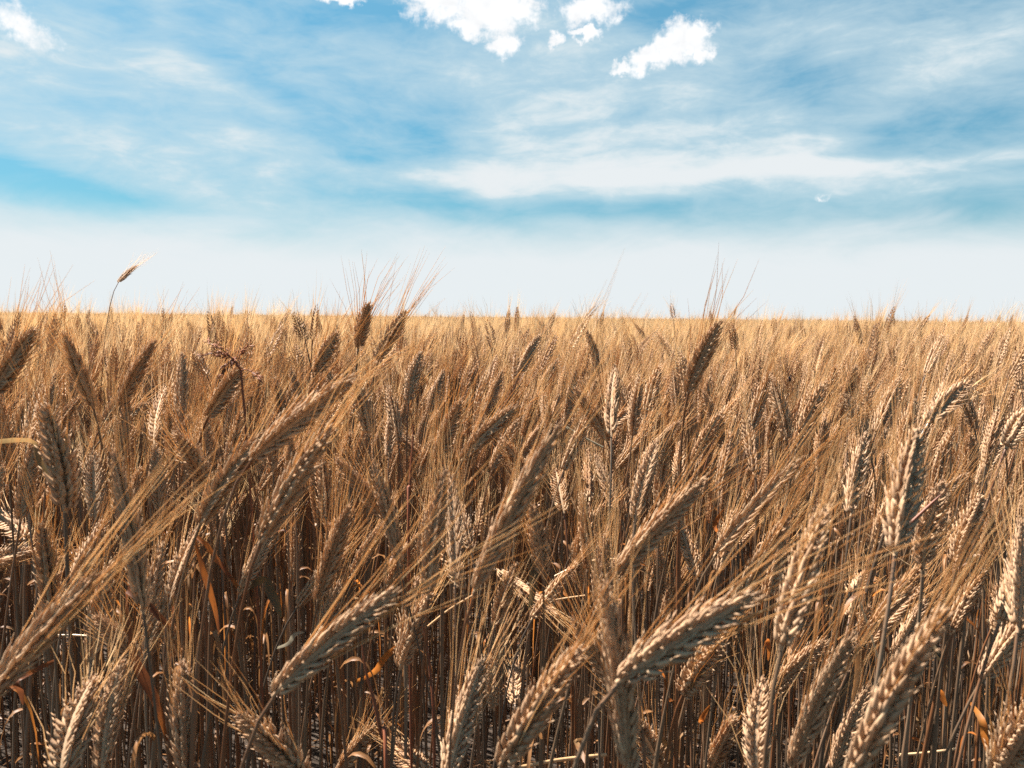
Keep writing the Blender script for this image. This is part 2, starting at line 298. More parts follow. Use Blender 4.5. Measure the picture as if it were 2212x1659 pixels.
# ------------------------------------------------------------------ object helpers
def obj(name, data, parent=None, mat4=None):
    o = bpy.data.objects.new(name, data); COL.objects.link(o)
    if parent is not None: o.parent = parent
    if mat4 is not None: o.matrix_basis = mat4
    return o
def tag(o, label=None, cat=None, group=None, kind=None):
    for k, v in (('label', label), ('category', cat), ('group', group), ('kind', kind)):
        if v: o[k] = v
    return o
def gmesh(name, v, t, mat):
    g = Geo(); g.add(v, t); return g.mesh(name, [mat])
PLANTS = []
def wheat(P, ax, lean, sx, sz, G, var, split, leaves=1, roll_extra=0., stem_r=1.):
    """one plant: Empty on the ground > stem, ear (> spikelets, beard), leaf.  P: base of the ear, ax: its axis, lean: unit vector towards which it bows"""
    P, ax, lean = Vector(P), Vector(ax).normalized(), Vector(lean)
    x = (lean-ax*lean.dot(ax)).normalized(); y = ax.cross(x)
    root = bpy.data.objects.new('wheat_plant', None); COL.objects.link(root); root.location = (G[0], G[1], 0); root.empty_display_size = .05
    O = Vector((G[0], G[1], 0)); q = P-O
    Mx = Matrix(((x.x*sx, y.x*sx, ax.x*sz, q.x), (x.y*sx, y.y*sx, ax.y*sz, q.y), (x.z*sx, y.z*sx, ax.z*sz, q.z), (0, 0, 0, 1)))
    V = VAR[var]
    ear = obj('ear', V['rachis'] if split else V['whole'], root, Mx)
    if split:
        for i, (Mr, p, s) in enumerate(V['lay']):
            m3 = Matrix(Mr.tolist())*s; m4 = m3.to_4x4(); m4.translation = Vector(p); obj('spikelet', SPK_ME[(i*5+var) % 6], ear, m4)
    obj('beard', V['beard'], ear)
    h = q.z
    c1 = Vector((random.gauss(0, .025), random.gauss(0, .025), h*.5)); c2 = q-ax*min(.10, h*.3)
    pts = bez((0, 0, -.01), c1, c2, q+ax*.002, 15)
    rad = [(.00205 if i < 10 else .00115)*stem_r*(1.25 if i in (4, 9) else 1) for i in range(15)]
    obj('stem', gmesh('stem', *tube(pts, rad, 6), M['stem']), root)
    for k in range(leaves):
        i0 = random.choice((4, 7, 9)); b = pts[i0]; a = random.uniform(0, 2*math.pi); ln = random.uniform(.09, .20); up = random.uniform(-.2, .9)
        dr = np.array((math.cos(a), math.sin(a), 0)); e = b+dr*ln*.30+np.array((0, 0, ln*(up*.5-.95)))
        lp = bez(b, b+dr*ln*.12+np.array((0, 0, ln*.3*max(up, .1))), b+dr*ln*.34+np.array((0, 0, ln*.2*up)), e, 9)
        wd = [.0055*w_ for w_ in (.5, .9, 1, .95, .85, .7, .5, .3, .05)]
        sdv = [Vector((-dr[1], dr[0], 0)).lerp(Vector((0, 0, 1)), .5*math.sin(j*.9+a)) for j in range(9)]
        obj('leaf', gmesh('leaf', *ribbon(lp, wd, [tuple(s_) for s_ in sdv], random.uniform(.2, 1.)), random.choice((M['leaf'], M['leaf'], M['leaf'], M['rustleaf']))), root)
    e = P+ax*EL*sz
    PLANTS.append(dict(o=root, P=P.copy(), E=e, O=O, w=EW*sx, pts=[Vector(p)+O for p in pts], ax=ax.copy()))
    return root

# ears read off the photograph, tile by tile: (x, y of the base, x, y of the tip, width) in tile pixels
T = .25204   # tile px -> 2212 px
def tl(ox, oy): return ox/1.79385, oy/1.79385
HEROES = []
def heroes(ox, oy, rows):
    X, Y = tl(ox, oy)
    for (a, b, c, d, w_) in rows: HEROES.append((X+a*T, Y+b*T, X+c*T, Y+d*T, w_*T))
heroes(0, 1100, [(-70, 960, 290, 350, 175), (800, 1060, 550, 390, 130), (1030, 1050, 1290, 430, 125), (560, 1930, 540, 1010, 235), (900, 1290, 1260, 970, 110), (1835, 540, 1800, 215, 70),
    (1045, 620, 1020, 300, 60), (865, 540, 735, 260, 60), (1790, 1130, 2070, 680, 155), (1545, 1180, 1575, 570, 105), (1780, 800, 1610, 510, 95), (1325, 1360, 1340, 870, 115),
    (230, 1430, 310, 850, 115), (80, 1600, 50, 950, 120), (560, 960, 560, 690, 85), (810, 760, 880, 540, 65), (1395, 800, 1420, 490, 95), (2060, 350, 2140, 245, 32), (25, 500, 5, 320, 65), (2060, 950, 2110, 690, 70)])
heroes(1000, 1100, [(405, 490, 310, 225, 95), (860, 540, 910, 130, 130), (1035, 650, 1240, 195, 115), (-40, 1490, 790, 720, 205), (500, 760, 670, 390, 130), (350, 760, 340, 500, 110), (1290, 1010, 1345, 560, 120),
    (1380, 700, 1400, 410, 70), (1430, 670, 1510, 390, 72), (950, 1290, 885, 760, 140), (1120, 1480, 1140, 970, 95), (1760, 1500, 2180, 990, 150), (1530, 1500, 1730, 970, 150), (1430, 1500, 1170, 1240, 115),
    (2005, 540, 1985, 290, 85), (2130, 430, 2140, 205, 52), (1865, 430, 1825, 220, 42), (1850, 600, 1790, 480, 60), (890, 760, 890, 530, 110)])
heroes(2000, 1100, [(1480, 920, 1690, 280, 160), (30, 760, 200, 420, 95), (205, 740, 345, 420, 85), (480, 790, 540, 480, 75), (270, 410, 330, 235, 50), (590, 310, 695, 165, 46), (720, 390, 740, 225, 42), (710, 770, 635, 380, 85),
    (815, 1290, 800, 700, 115), (1080, 920, 985, 760, 90), (1120, 1100, 1215, 680, 115), (980, 1050, 885, 850, 100), (1450, 900, 1410, 560, 115), (1590, 1210, 1625, 780, 95), (1700, 1330, 1860, 940, 115),
    (1880, 570, 1850, 310, 80), (1820, 680, 1740, 560, 85), (2095, 610, 2010, 500, 60), (1100, 335, 1130, 235, 27), (1125, 490, 1010, 320, 36), (1350, 300, 1335, 155, 42), (1868, 275, 1880, 190, 20), (2050, 1640, 2010, 1060, 120), (640, 1250, 570, 980, 130),
    (330, 480, 345, 640, 40), (1240, 390, 1255, 310, 30), (2115, 520, 2125, 370, 45)])
heroes(2968, 1100, [(10, 1010, 40, 770, 95), (440, 1150, 460, 820, 105), (650, 1130, 735, 680, 90), (870, 790, 860, 510, 75), (880, 500, 877, 420, 28), (870, 1110, 855, 790, 105), (1100, 890, 1140, 640, 105),
    (1370, 770, 1515, 420, 85), (935, 385, 872, 305, 34), (1100, 370, 1090, 260, 28), (1300, 340, 1332, 265, 28), (1445, 370, 1458, 285, 26), (755, 530, 705, 380, 42), (1225, 540, 1265, 370, 36), (1985, 350, 2005, 260, 34),
    (1985, 560, 1955, 370, 48), (2190, 520, 2140, 320, 50), (45, 400, 66, 285, 36), (1400, 1180, 1690, 780, 175), (2060, 1400, 2230, 1000, 190), (1540, 720, 1620, 600, 50), (330, 710, 365, 570, 50), (1750, 1640, 1765, 1260, 120),
    (1760, 380, 1745, 330, 22), (1845, 340, 1850, 285, 26), (1660, 350, 1665, 300, 24), (2010, 1120, 2110, 830, 90), (960, 700, 930, 550, 50), (470, 420, 500, 345, 35), (330, 460, 310, 330, 38), (600, 660, 600, 560, 60)])
heroes(0, 1600, [(1225, 1680, 1045, 280, 170), (1530, 2080, 1300, 1520, 150), (1720, 950, 2170, 70, 190), (1760, 620, 1590, 130, 190), (1880, 1060, 1850, 720, 185), (1370, 850, 1375, 260, 135), (1460, 1620, 1640, 950, 150),
    (820, 900, 790, 320, 150), (820, 1660, 650, 1160, 120), (-120, 1310, 250, 1140, 165), (200, 1080, 20, 760, 160), (-110, 2440, 800, 1290, 235)])
heroes(1000, 1600, [(30, 1090, 560, 20, 215), (1080, 900, 700, 350, 135), (1210, 1280, 1035, 370, 120), (520, 1590, 770, 760, 165), (1460, 1560, 1535, 450, 155), (1690, 1440, 1700, 480, 125), (1870, 1500, 2520, 10, 205),
    (510, 960, 500, 430, 90), (300, 1460, 345, 950, 95), (2060, 1350, 2560, 1760, 110)])
heroes(2000, 1600, [(1020, 910, 1160, 190, 145), (410, 850, 355, 470, 130), (630, 740, 630, 290, 95), (230, 1400, 190, 740, 160), (880, 1350, 1620, 520, 195), (1720, 1200, 2420, 340, 150), (950, 880, 900, 520, 85), (1400, 640, 1370, 230, 95),
    (1550, 1410, 1440, 880, 135), (1240, 1620, 1230, 1130, 105), (1870, 1700, 2330, 840, 170)])
heroes(2968, 1600, [(1110, 1185, 1215, 70, 245), (1350, 1290, 1380, 560, 215), (730, 860, 800, 130, 140), (140, 1990, 480, 760, 270), (1640, 1290, 1790, 670, 175), (1900, 1300, 1890, 860, 120), (2160, 1850, 2230, 880, 200), (1950, 790, 2150, 570, 95), (720, 1740, 800, 1310, 135)])
heroes(0, 2226, [(540, 1720, 640, 860, 270), (880, 1650, 960, 700, 200), (1600, 1720, 1480, 720, 185)])
heroes(1000, 2226, [(160, 1010, 1110, -10, 255), (400, 1760, -90, 1120, 250), (680, 1700, 990, 1270, 125), (1440, 1700, 1150, 1400, 180), (1620, 1720, 1860, 660, 205), (2020, 1150, 1960, 640, 120), (2200, 1100, 2160, 740, 120)])
heroes(2000, 2226, [(-120, 1640, 540, 560, 290), (900, 900, 2020, 30, 320), (960, 1690, 840, -10, 235), (900, 1050, 490, 340, 150), (1440, 1010, 1740, 520, 245), (1250, 1720, 1050, 1140, 170), (2070, 1720, 1990, 860, 220), (1650, 1720, 1820, 1190, 150)])
heroes(2968, 2226, [(740, 1720, 1430, 200, 290), (230, 1640, 640, 430, 195), (60, 1000, 480, 520, 150), (1980, 1720, 2330, 1060, 300), (480, 1720, 560, 1520, 110)])

def place_hero(i, h, split):
    bx, by, tx, ty, wd = h
    ln = math.hypot(tx-bx, ty-by); d = F*math.sqrt((EW/(wd*.86))*(EL*.97/ln))
    k = .035 if abs(tx-bx) > .28*ln and ln > 130 else random.uniform(-.035, .015)    # the leaning ears come towards the lens, the upright ones do not
    P = at(bx, by, d*(1+k)); E = at(tx, ty, d*(1-k))
    ax = E-P; sz = ax.length/(EL*.97); axn = ax.normalized(); sx = wd*.86/F*d/EW
    lx = 1 if tx >= bx else -1
    if abs(tx-bx) < .12*ln: lx = random.choice((-1, 1))
    lean = RT*lx-UP*.4
    side = axn.x
    G = (P.x-side*.10+random.uniform(-.03, .03), P.y+random.uniform(-.01, .06), 0)
    k = 1 if (ln > 150/1.79 and abs(side) > .3) else 0
    var = (i*6+3) % 16 if 550 < tx < 930 and ty < 705 else (i*6) % 16 if ln < 260 else (i*7+3) % 16
    return wheat(P, ax, lean, sx, sz, G, var, split, leaves=random.choice((0, 1, 1, 2)), stem_r=max(.75, min(1.3, sx)))
order = sorted(range(len(HEROES)), key=lambda i: -HEROES[i][4]*math.hypot(HEROES[i][2]-HEROES[i][0], HEROES[i][3]-HEROES[i][1]))
big = set(order[:44])
SMALL = []
for i, h in enumerate(HEROES):
    if math.hypot(h[2]-h[0], h[3]-h[1]) < 90: SMALL.append(h)      # too far back to be one of the 300: built into the mass below
    else: place_hero(i, h, i in big)
# the lone ear standing against the sky
def lone():
    P, E = at(256, 609, 1.55), at(290, 570, 1.6); ax = E-P
    r = wheat(P, ax, RT-UP*.3, .62, ax.length/EL, (at(232, 690, 1.55).x-.03, P.y, 0), 5, False, 0, stem_r=.55)
lone()
N_HERO = len(PLANTS)
# plants between them
taken = [(p['O'].x, p['O'].y) for p in PLANTS]
n_try = 0
while len(PLANTS) < 300 and n_try < 20000:
    n_try += 1
    r = math.sqrt(random.uniform(.98**2, 1.50**2)) if len(PLANTS) > N_HERO+48 else random.uniform(.70, 1.0); a = random.uniform(-R_(36), R_(36)); x, y = r*math.sin(a), r*math.cos(a)
    if any((x-u)**2+(y-v)**2 < .030**2 for u, v in taken): continue
    taken.append((x, y))
    hb = min(.87, random.gauss(.815, .05)) if r > .98 else random.gauss(.72, .05)
    la = random.uniform(0, 2*math.pi); lm = abs(random.gauss(0, .35)); ax = Vector((math.cos(la)*lm+.15, math.sin(la)*lm*.7, 1)).normalized()
    P = Vector((x, y, hb)); s = random.uniform(.85, 1.12)
    wheat(P, ax, Vector((ax.x, ax.y, -.2)), s*random.uniform(.9, 1.1), s, (x-ax.x*.1+random.gauss(0, .03), y-ax.y*.1+random.gauss(0, .03), 0), random.randrange(8)*2, False, random.choice((0, 1, 1, 2)), stem_r=s)

# ------------------------------------------------------------------ the rest of the field: one mass
def mass_templates(lod, n):
    out = []
    for i in range(n):
        rs = np.random.default_rng(900+lod*50+i); g = Geo(); k = rs.uniform(.0, .15)
        if lod <= 2:
            nn = 22 if lod == 1 else 13; lay = ear_layout(nn, rs.uniform(0, 180), k, rs)
            for (Mr, p, s) in lay:
                sv, st, _ = spikelet_geo(lod, rs); s2 = s*(1 if lod == 1 else 1.15); g.add((sv*s2)@Mr.T+p, st, 0)
            aw = awn_geo(lay, rs, lod, 1.0 if lod == 1 else 1.8)
        else:
            nn = 12; lay = ear_layout(nn, rs.uniform(0, 180), k, rs)
            for j in range(5 if lod == 3 else 2):
                v, t = husk(3, 1, EL*(.34 if lod == 3 else .6), .013, .012); v = v+np.array((rs.uniform(-.002, .002), 0, j*EL*(.17 if lod == 3 else .4))); g.add(bend(v, k), t, 0)
            aw = awn_geo(lay, rs, 3)
            if lod == 4: aw = awn_geo(lay[::3]*2, rs, 3)
        v, t, _ = aw.arr(); g.add(v, t, 1); out.append(g.arr())
    return out
def mass_region(g, r0, r1, dens, lod, nvar, half, scale=1., stem=True, leaf=0., wide=1., zm=.868, zs=.038):
    area = half*(r1*r1-r0*r0); n = int(area*dens)
    r = np.sqrt(rng.uniform(r0*r0, r1*r1, n)); a = rng.uniform(-half, half, n); x, y = r*np.sin(a), r*np.cos(a)
    z = rng.normal(zm, zs, n)+.012*np.sin(x*1.7+1)*np.cos(y*1.3)+(.022*np.sin(x*2.9+y*.8)*np.cos(y*1.9-x*.5) if lod > 2 else 0); tall = rng.random(n) < .02; z[tall] += rng.uniform(.03, .07, tall.sum())
    z = np.minimum(z, .975); lm = np.abs(rng.normal(0, .34, n)); la = rng.uniform(0, 2*np.pi, n)
    ax = np.stack([np.cos(la)*lm+.16, np.sin(la)*lm, np.ones(n)], 1); ax /= np.linalg.norm(ax, axis=1)[:, None]
    rl = rng.uniform(0, 2*np.pi, n); ref = np.stack([np.cos(rl), np.sin(rl), np.zeros(n)], 1)
    # bow towards the lean where there is one
    ref = np.where((lm > .2)[:, None], ax*np.array((1, 1, 0)), ref); X = ref-ax*(ref*ax).sum(1)[:, None]; X /= np.linalg.norm(X, axis=1)[:, None]+1e-9; Y = np.cross(ax, X)
    s = rng.uniform(.82, 1.12, n)*scale; Rm = np.stack([X*wide, Y*wide, ax], 2)*s[:, None, None]; P = np.stack([x, y, z], 1); tint = rng.random(n)
    tpl = mass_templates(lod, nvar); which = rng.integers(0, nvar, n)
    for k, (v, t, m) in enumerate(tpl):
        sel = np.where(which == k)[0]
        if not len(sel): continue
        W = np.einsum('kij,vj->kvi', Rm[sel], v)+P[sel][:, None, :]; off = np.arange(len(sel))[:, None, None]*len(v)
        g.add(W.reshape(-1, 3), (t[None]+off).reshape(-1, 3), np.tile(m, len(sel)), np.repeat(tint[sel], len(v)))
    if stem:
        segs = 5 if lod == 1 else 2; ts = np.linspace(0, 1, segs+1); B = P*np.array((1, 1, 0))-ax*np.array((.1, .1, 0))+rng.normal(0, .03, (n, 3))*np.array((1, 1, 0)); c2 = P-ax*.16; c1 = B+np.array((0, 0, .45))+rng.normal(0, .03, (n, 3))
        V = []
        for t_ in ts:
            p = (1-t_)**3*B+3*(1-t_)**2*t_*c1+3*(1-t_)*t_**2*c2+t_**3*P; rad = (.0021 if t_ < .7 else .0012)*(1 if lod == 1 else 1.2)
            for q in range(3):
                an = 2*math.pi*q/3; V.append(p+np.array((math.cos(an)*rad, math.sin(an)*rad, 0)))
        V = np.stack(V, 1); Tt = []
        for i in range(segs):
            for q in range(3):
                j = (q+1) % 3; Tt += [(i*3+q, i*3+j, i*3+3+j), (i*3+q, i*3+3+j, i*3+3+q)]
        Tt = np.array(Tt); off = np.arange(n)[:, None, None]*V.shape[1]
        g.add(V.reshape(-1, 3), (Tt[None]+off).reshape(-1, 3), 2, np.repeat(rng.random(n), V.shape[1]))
    if leaf:
        m_ = int(n*leaf); idx = rng.integers(0, n, m_); zz = rng.uniform(.12, .72, m_); b = P[idx]*np.array((1, 1, 0))+np.stack([0*zz, 0*zz, zz], 1); aa = rng.uniform(0, 2*np.pi, m_)
        dr = np.stack([np.cos(aa), np.sin(aa), 0*aa], 1); ln = rng.uniform(.07, .2, m_)[:, None]; upv = rng.uniform(-.6, .8, m_)[:, None]; zv = np.array((0, 0, 1.))
        wd = rng.uniform(.003, .0065, m_)[:, None]; sd0 = np.stack([-np.sin(aa), np.cos(aa), 0*aa], 1); V = []
        for t_, ww in ((0, .6), (.25, 1), (.5, .9), (.75, .6), (1, .05)):
            p = b+dr*ln*t_*(.75-.4*t_)+zv*ln*(upv*t_*.6-1.25*t_*t_*(1-.4*upv)); tw = aa*3+t_*3; sd_ = sd0*np.cos(tw)[:, None]+zv*np.sin(tw)[:, None]
            V += [p-sd_*wd*ww/2, p+sd_*wd*ww/2]
        V = np.stack(V, 1); Tt = np.array([x_ for i in range(4) for x_ in ((2*i, 2*i+1, 2*i+3), (2*i, 2*i+3, 2*i+2))]); off = np.arange(m_)[:, None, None]*10
        g.add(V.reshape(-1, 3), (Tt[None]+off).reshape(-1, 3), 3, np.repeat(rng.random(m_), 10))
g = Geo()
def small_ears(g):
    tp = mass_templates(1, 8)
    for i, (bx, by, tx, ty, wd) in enumerate(SMALL):
        ln = math.hypot(tx-bx, ty-by); d = F*math.sqrt((EW/(wd*.86))*(EL*.97/ln)); P = at(bx, by, d); ax = at(tx, ty, d)-P; sz = ax.length/EL; ax.normalize(); sx = wd*.86/F*d/EW
        ln_ = RT*(1 if tx > bx else -1)-UP*.3; x = (ln_-ax*ln_.dot(ax)).normalized(); y = ax.cross(x); v, t, m = tp[i % 8]; tn = random.random()
        g.add(v@np.array([x*sx, y*sx, ax*sz])+np.array(P), t, m, tn)
        v, t = tube(bez((P.x-ax.x*.1, P.y, 0), (P.x-ax.x*.1, P.y, .5), P-ax*.12, P, 7), [.0014]*7, 3); g.add(v, t, 2, tn)
small_ears(g)
mass_region(g, 1.50, 4.2, 320, 1, 10, R_(44), leaf=1.5)
mass_region(g, 1.50, 3.0, 220, 1, 6, R_(44), leaf=1.2, zm=.64, zs=.09)
mass_region(g, 4.2, 9.5, 250, 2, 10, R_(42), leaf=0)
mass_region(g, 9.5, 24, 190, 3, 8, R_(42), stem=False, zs=.05, scale=1.0)
mass_region(g, 24, 90, 34, 4, 6, R_(42), stem=False, zs=.055, scale=1.15, wide=2.2)
mass_region(g, 90, 420, 1.3, 4, 6, R_(42), stem=False, scale=1.3, wide=9.)
tag(obj('wheat_field', g.mesh('wheat_field', [M['ear_mass'], M['awn_mass'], M['stem_mass'], M['leaf_mass']], False, True)),
    'ripe bearded wheat crop stretching back to the horizon behind the nearest plants', 'wheat', kind='stuff')

# ------------------------------------------------------------------ ground and litter
g = Geo(); S = 600
g.add([(-S, -S, 0), (S, -S, 0), (S, S, 0), (-S, S, 0)], [(0, 1, 2), (0, 2, 3)]); tag(obj('ground', g.mesh('ground', [M['soil']])), kind='structure')
def litter():
    g = Geo()
    for i in range(2200):
        r = math.sqrt(random.uniform(.3, 16)); a = random.uniform(-.75, .75); p = np.array((r*math.sin(a), r*math.cos(a), random.uniform(.004, .06)))
        yaw = random.uniform(0, 6.28); d = np.array((math.cos(yaw), math.sin(yaw), random.gauss(0, .12))); ln = random.uniform(.06, .28)
        c = p+d*ln/2+np.array((0, 0, random.uniform(0, .03))); e = p+d*ln; sdv = np.cross(d, (0, 0, 1)); w_ = random.choice((.002, .003, .006))
        v, t = ribbon([p, (p+c)/2, c, (c+e)/2, e], [w_*.8, w_, w_, w_, w_*.4], sdv+np.array((0, 0, random.gauss(0, .5))), .3); g.add(v, t, 0, random.random())
    tag(obj('straw_litter', g.mesh('straw_litter', [M['leaf_mass']], False, True)), 'fallen straw and dry leaf scraps lying on the soil between the stems', 'straw litter', kind='stuff')
litter()

# ------------------------------------------------------------------ hero leaves (each a part of the plant it grows on)
def nearest_plant(p):
    return min(PLANTS, key=lambda q: min((s-p).length for s in q['pts']))
def leaf_px(pts, wd, mat, depth, twist=0., fold=.3, label=None):
    """a dry leaf through picture points (2212 px), hung on the plant whose stem passes closest to its first point"""
    W = [at(x, y, depth) for x, y in pts]; pl = nearest_plant(W[0]); s = min(pl['pts'], key=lambda q: (q-W[0]).length)
    W = [s+(W[0]-s)*.0]+W if (s-W[0]).length > .004 and (s-W[0]).length < .08 else W
    n = 14; P_ = np.array([tuple(p) for p in W]); t = np.linspace(0, len(P_)-1, n); i0 = np.clip(t.astype(int), 0, len(P_)-2); f = (t-i0)[:, None]
    pp = [P_[max(i-1, 0)] for i in i0], [P_[i] for i in i0], [P_[i+1] for i in i0], [P_[min(i+2, len(P_)-1)] for i in i0]; a, b, c, d = (np.array(q) for q in pp)
    C = .5*((2*b)+(-a+c)*f+(2*a-5*b+4*c-d)*f**2+(-a+3*b-3*c+d)*f**3); C -= np.array(tuple(pl['O']))
    ww = [wd*depth/F*max(.08, math.sin(math.pi*(.12+.86*j/(n-1)))**.8) for j in range(n)]; dd = np.gradient(C, axis=0)
    sd_ = []
    for j in range(n):
        v = Vector(dd[j]).cross(FW).normalized(); sd_.append(tuple(Matrix.Rotation(twist*math.sin(j*.5), 3, Vector(dd[j]).normalized())@v))
    o = obj('leaf', gmesh('leaf', *ribbon(C, ww, sd_, fold), mat), pl['o'])
    if label: o['label'] = label
def nat(l, ox, oy): X, Y = tl(ox, oy); return [(X+a*T, Y+b*T) for a, b in l]
leaf_px(nat([(1105, 130), (1120, 400), (1160, 700), (1240, 900), (1330, 1080), (1380, 1230), (1440, 1440)], 0, 2226), 24, M['rustleaf'], .62, .9, .35, 'large rust orange dry leaf, split and twisted')
leaf_px(nat([(1700, 1060), (1730, 1290), (1790, 1500), (1850, 1720), (1880, 1900)], 0, 1600), 14, M['rustleaf'], .75, .7)
leaf_px(nat([(165, 1290), (150, 1420), (135, 1560), (110, 1700)], 2000, 1600), 20, M['greenleaf'], .8, .4, .3, 'leaf green in the middle with orange edge')
leaf_px(nat([(800, 620), (790, 760), (760, 950), (710, 1240)], 2968, 2226), 20, M['leaf'], .8, .3, .5, 'brown speckled dry leaf')
leaf_px(nat([(265, 230), (330, 380), (400, 520), (450, 650)], 0, 1600), 16, M['greenleaf'], .8, .6)
leaf_px(nat([(1330, 160), (1360, 260), (1385, 360), (1410, 490)], 1000, 2226), 14, M['greenleaf'], .85, .4)
leaf_px(nat([(60, 30), (110, 150), (160, 260), (200, 370)], 1000, 2226), 22, M['greenleaf'], .75, .5)
leaf_px(nat([(262, 590), (300, 530), (350, 500), (397, 497)], 1000, 2226), 9, M['paleleaf'], .85, .1, .2, 'small pale grey leaf tip')
leaf_px(nat([(1000, 830), (1080, 720), (1180, 630), (1290, 545)], 1000, 2226), 14, M['rustleaf'], .95, .2, .3, 'bright orange leaf blade held slantwise')
leaf_px(nat([(1700, 970), (1730, 900), (1785, 820)], 2000, 1600), 10, M['rustleaf'], 1.0, .2)
leaf_px(nat([(1395, 560), (1450, 650), (1500, 740), (1560, 800)], 2968, 2226), 12, M['greenleaf'], .9, .2)
leaf_px(nat([(1480, 1010), (1520, 1080), (1550, 1130)], 2968, 2226), 14, M['rustleaf'], .9, .2)
leaf_px(nat([(1850, 1250), (1870, 1400), (1890, 1500), (1930, 1580)], 2968, 2226), 16, M['rustleaf'], .8, .4)
leaf_px(nat([(160, 900), (180, 1000), (200, 1120)], 0, 2226), 14, M['rustleaf'], .7, .4)
leaf_px(nat([(0, 560), (20, 640), (20, 740)], 2968, 2226), 12, M['rustleaf'], .75, .4)
leaf_px(nat([(1580, 1260), (1610, 1200), (1660, 1120)], 2000, 2226), 12, M['rustleaf'], .9, .3)
leaf_px(nat([(1270, 1640), (1290, 1500), (1250, 1400), (1180, 1350)], 2000, 2226), 16, M['leaf'], .9, .6)
leaf_px(nat([(510, 1430), (560, 1430), (600, 1480), (590, 1560)], 2000, 2226), 16, M['leaf'], .9, .9, .3, 'curled brown dry leaf')

# ------------------------------------------------------------------ broken straws and weed stems
def strand(name, pts, depth, w_, mat, label, cat, sides=5, group=None, to_ground=False, taper=False):
    W = [np.array(tuple(at(x, y, d_))) for (x, y), d_ in zip(pts, depth if isinstance(depth, (list, tuple)) else [depth]*len(pts))]
    if to_ground: g0 = W[-1].copy(); g0[2] = -.01; g0[1] += .01; W = W+[(W[-1]*.4+g0*.6)+np.array((.004, 0, 0)), g0]
    W = np.array(W); n = 22; t = np.linspace(0, len(W)-1, n); i0 = np.clip(t.astype(int), 0, len(W)-2); f = (t-i0)[:, None]
    a, b, c, d = (np.array([W[np.clip(i+k, 0, len(W)-1)] for i in i0]) for k in (-1, 0, 1, 2))
    C = .5*((2*b)+(-a+c)*f+(2*a-5*b+4*c-d)*f**2+(-a+3*b-3*c+d)*f**3)
    rad = [w_*(.35+.65*min(1, j/(n*.35)) if taper else 1) for j in range(n)]; org = C[-1].copy(); o = obj(name, gmesh(name, *tube(C-org, rad, sides), mat)); o.location = org
    return tag(o, label, cat, group)
ST = 'broken straws caught between the stems'
strand('broken_straw', nat([(1455, 445), (1640, 300), (1840, 180)], 1000, 2226), 1.0, .0014, M['straw'], 'straight tan broken straw slanting up to the right in the lower middle', 'straw', group=ST)
strand('broken_straw', nat([(330, 1400), (560, 1290), (700, 1262), (870, 1250)], 2000, 1600), .95, .0013, M['straw'], 'thin pale broken straw arching up towards a big leaning ear', 'straw', group=ST)
strand('broken_straw', nat([(430, 120), (590, 215), (745, 295)], 2000, 1600), 1.1, .0014, M['paleleaf'], 'glinting white broken straw sloping down right, right of the tallest central ear', 'straw', group=ST)
strand('broken_straw', nat([(490, 350), (570, 255)], 2000, 1600), 1.1, .0012, M['straw'], 'short broken straw slanting up just below the glinting white straw', 'straw', group=ST)
strand('broken_straw', nat([(20, 1655), (360, 1590), (770, 1545)], 2000, 2226), [.85, .88, .9], .0022, M['straw'], 'thick lodged straw lying nearly level at the bottom edge, centre right', 'straw', group=ST)
strand('broken_straw', nat([(1145, 1545), (1400, 1525), (1640, 1492)], 2968, 2226), .95, .0016, M['straw'], 'shiny pale straw lying level near the bottom right corner', 'straw', group=ST)
strand('broken_straw', nat([(150, 1650), (350, 1600), (590, 1565)], 2000, 1600), .95, .001, M['straw'], 'very thin straw rising gently right beside the green and orange leaf', 'straw', group=ST)
strand('broken_straw', nat([(30, 1565), (105, 1455)], 2000, 1600), .95, .0013, M['paleleaf'], 'short white straw stub left of the green and orange leaf', 'straw', group=ST)
strand('broken_straw', nat([(790, 200), (880, 460), (970, 750)], 2968, 2226), .6, .0008, M['straw'], 'fine pale awn-thin straw leaning left of the big lower right ear', 'straw', group=ST)
strand('broken_straw', nat([(500, 522), (640, 520), (780, 530)], 0, 2226), .9, .0012, M['straw'], 'short level straw between stems in the lower left', 'straw', group=ST)
strand('broken_straw', nat([(1450, 880), (1520, 920), (1590, 975)], 2968, 1600), 1.0, .0014, M['straw'], 'short bright straw sloping down right beside the dark upright ears', 'straw', group=ST)
strand('broken_straw', nat([(850, 1030), (1000, 1150), (1200, 1290), (1400, 1400)], 2968, 1600), 1.1, .0013, M['straw'], 'long straw sloping down right below the dark upright ears', 'straw', group=ST)
strand('broken_straw', nat([(1890, 390), (2000, 470), (2100, 545)], 2968, 2226), 1.0, .0015, M['straw'], 'pale straw sloping down towards the right edge', 'straw', group=ST)
strand('broken_straw', nat([(470, 720), (540, 900), (640, 1100), (720, 1300)], 2000, 1600), .9, .001, M['straw'], 'long thin tan straw curving down right in the centre', 'straw', group=ST)
GR = 'dark red grass stems standing in the wheat'
strand('grass_stem', nat([(1330, 100), (1325, 280), (1312, 450), (1300, 700), (1290, 1000)], 1000, 1600), .8, .0015, M['redstem'], 'straight dark red grass stem with a pointed top, standing in the middle', 'grass stem', group=GR, to_ground=True, taper=True)
strand('grass_stem', nat([(890, 600), (930, 850), (1000, 1100), (1060, 1400), (1100, 1700)], 1000, 2226), .6, .0016, M['redstem'], 'dark red grass stem curving down to the bottom edge', 'grass stem', group=GR, to_ground=True, taper=True)
strand('grass_stem', nat([(1400, 380), (1450, 640), (1480, 900), (1510, 1500)], 1000, 2226), .75, .0014, M['redstem'], 'reddish brown stem right of the curving dark red one', 'grass stem', group=GR, to_ground=True, taper=True)
